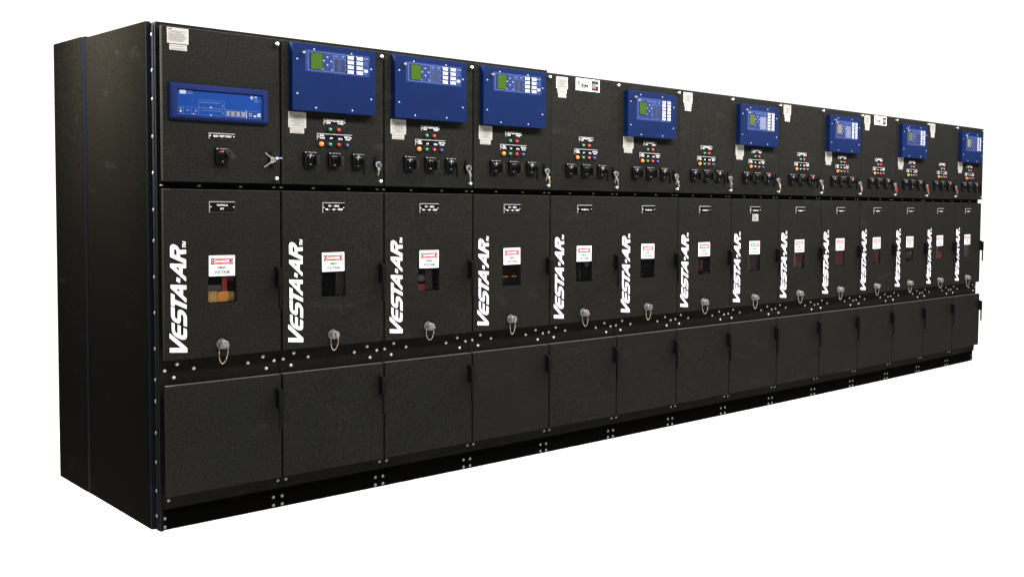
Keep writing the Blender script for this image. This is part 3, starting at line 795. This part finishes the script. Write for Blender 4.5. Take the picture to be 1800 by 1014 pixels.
    if i == 7: put('sticker', f_sticker(.068, .052, 'a', 11), md, (.266, 0, 1.431), label='small white sticker under the nameplate')
    hd = put('handle', cached('hhead', f_handle_head), md, (.519 if i < 13 else .528, 0, 1.150)); put('grip', cached('hgrip', f_handle_grip), hd)
    tp = put('test_port', cached('port', f_port), cab, (.258, 0, .8445)); put('cap', cached('portcap', f_port_cap), tp, (0, 0, 0), (0, math.radians(jr.uniform(-60, 60)), 0)); put('chain', f_chain(40 + i), tp)
    # ---- lower door
    hd = put('handle', cached('hhead', f_handle_head), ld, (.519 if i < 13 else .530, 0, .560)); put('grip', cached('hgrip', f_handle_grip), hd)
    window_reflections(cab, i)
    # ---- exposed side sheets
    if i == 0:
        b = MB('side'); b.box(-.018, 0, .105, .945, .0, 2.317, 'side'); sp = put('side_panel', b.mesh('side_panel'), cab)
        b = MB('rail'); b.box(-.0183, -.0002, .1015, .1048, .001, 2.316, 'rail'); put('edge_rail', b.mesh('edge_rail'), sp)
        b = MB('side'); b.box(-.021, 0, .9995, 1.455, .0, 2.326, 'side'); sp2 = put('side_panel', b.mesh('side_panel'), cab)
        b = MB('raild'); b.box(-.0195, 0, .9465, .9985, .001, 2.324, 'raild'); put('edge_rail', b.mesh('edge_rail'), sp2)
        # corner post: recessed black channel with screws and a thin lit flange
        b = MB('slot'); b.box(-.0012, .0008, .062, .101, .0, 2.300, 'slot'); b.box(.0, .0120, .0385, .0615, .0, 2.300, 'slot')
        cp = put('corner_post', b.mesh('corner_post'), cab)
        b = MB('rail'); b.box(-.0035, -.0014, .060, .066, .0, 2.296, 'rail'); b.box(-.0022, .0, .0385, .042, .0, 2.305, 'rail'); put('flange', b.mesh('flange'), cp)
        SS = cached('ss', f_bolt_side)
        ys = [59.7, 121, 170.7, 235.6, 299, 363, 417, 480.5, 543.6, 607, 662, 700, 756, 808, 859, 904]
        for y_ in ys: put('screw', SS, cp, (-.0013, .084, 2.300 * (1 - (y_ - 43) / 886.0)))
    if last:
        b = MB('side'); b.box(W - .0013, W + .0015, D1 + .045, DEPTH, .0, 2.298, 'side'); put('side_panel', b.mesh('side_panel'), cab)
        for x, z in ():
            pass
    if i < 13:
        k_ = keyring(i, cab); k_['label'] = KLAB[i]

# ------------------------------------------------------------------ floor
b = MB('floor'); b.box(-3.6, 12.5, -7, 3.6, -.05, 0, 'floor')
fl = put('floor', b.mesh('floor')); fl['kind'] = 'structure'

# ------------------------------------------------------------------ light
w = bpy.data.worlds.new('World'); sc.world = w; w.use_nodes = True
nt = w.node_tree; bg = nt.nodes['Background']
tc = nt.nodes.new('ShaderNodeTexCoord'); sp = nt.nodes.new('ShaderNodeSeparateXYZ'); nt.links.new(tc.outputs['Generated'], sp.inputs[0])
# added world gradient: white behind the cabinets (+Y), dimmed on the camera side (-Y)
mr = nt.nodes.new('ShaderNodeMapRange'); mr.inputs['From Min'].default_value = .10; mr.inputs['From Max'].default_value = .42
mr.inputs['To Min'].default_value = .22; mr.inputs['To Max'].default_value = 1.3; mr.clamp = True
vm = nt.nodes.new('ShaderNodeVectorMath'); vm.operation = 'DOT_PRODUCT'; vm.inputs[1].default_value = (.60, .80, 0)
nt.links.new(tc.outputs['Generated'], vm.inputs[0]); nt.links.new(vm.outputs['Value'], mr.inputs['Value'])
bg.inputs['Color'].default_value = (1, 1, 1, 1); nt.links.new(mr.outputs['Result'], bg.inputs['Strength'])

def lamp(kind, name, loc, rot, energy, **kw):
    l = bpy.data.lights.new(name, kind); l.energy = energy
    for k, v in kw.items(): setattr(l, k, v)
    o = bpy.data.objects.new(name, l); COL.objects.link(o); o.location = loc; o.rotation_euler = rot
    return o
def aim(d): return Vector(d).to_track_quat('-Z', 'Y').to_euler()
lamp('SUN', 'added_overhead_sun', (3, -3, 6), aim((.06, .10, -1)), 2.3, angle=math.radians(18), color=(1, .985, .96))  # added overhead lamp without a visible source, whitens the floor
lamp('AREA', 'added_front_fill', (3.9, -1.75, 3.7), aim((0, 1, -.9)), 740, shape='RECTANGLE', size=9.4, size_y=.5, color=(1, .975, .93))  # added lamp out of frame, makes the doors brighter towards the top
lamp('AREA', 'added_side_fill', (-.66, .70, 2.95), aim((1, .05, -.75)), 290, shape='RECTANGLE', size=.3, size_y=1.2, spread=math.radians(110), color=(1, .95, .84))  # added lamp out of frame, brightens the upper side panels

# ------------------------------------------------------------------ camera
q = dict(cx=-1.92553, cy=-5.14108, cz=1.55576, yaw=.87002, pitch=-.04814, roll=.01611, f=1875.82718, sx=434.88793, sy=-63.89639)
cam = bpy.data.cameras.new('Camera'); co = bpy.data.objects.new('Camera', cam); COL.objects.link(co)
fw = Vector((math.sin(q['yaw']) * math.cos(q['pitch']), math.cos(q['yaw']) * math.cos(q['pitch']), math.sin(q['pitch'])))
r = Vector((math.cos(q['yaw']), -math.sin(q['yaw']), 0)); u = r.cross(fw)
c, s = math.cos(q['roll']), math.sin(q['roll'])
r2 = c * r + s * u; u2 = -s * r + c * u
co.matrix_world = Matrix(((r2.x, u2.x, -fw.x, q['cx']), (r2.y, u2.y, -fw.y, q['cy']), (r2.z, u2.z, -fw.z, q['cz']), (0, 0, 0, 1)))
cam.sensor_width = 36; cam.sensor_fit = 'HORIZONTAL'; cam.lens = q['f'] / 1800 * 36
cam.shift_x = -q['sx'] / 1800; cam.shift_y = q['sy'] / 1800
cam.clip_start = .1; cam.clip_end = 600
sc.camera = co
sc.view_settings.view_transform = 'Standard'; sc.view_settings.look = 'None'; sc.view_settings.exposure = 0; sc.view_settings.gamma = 1
sc.view_settings.use_curve_mapping = False
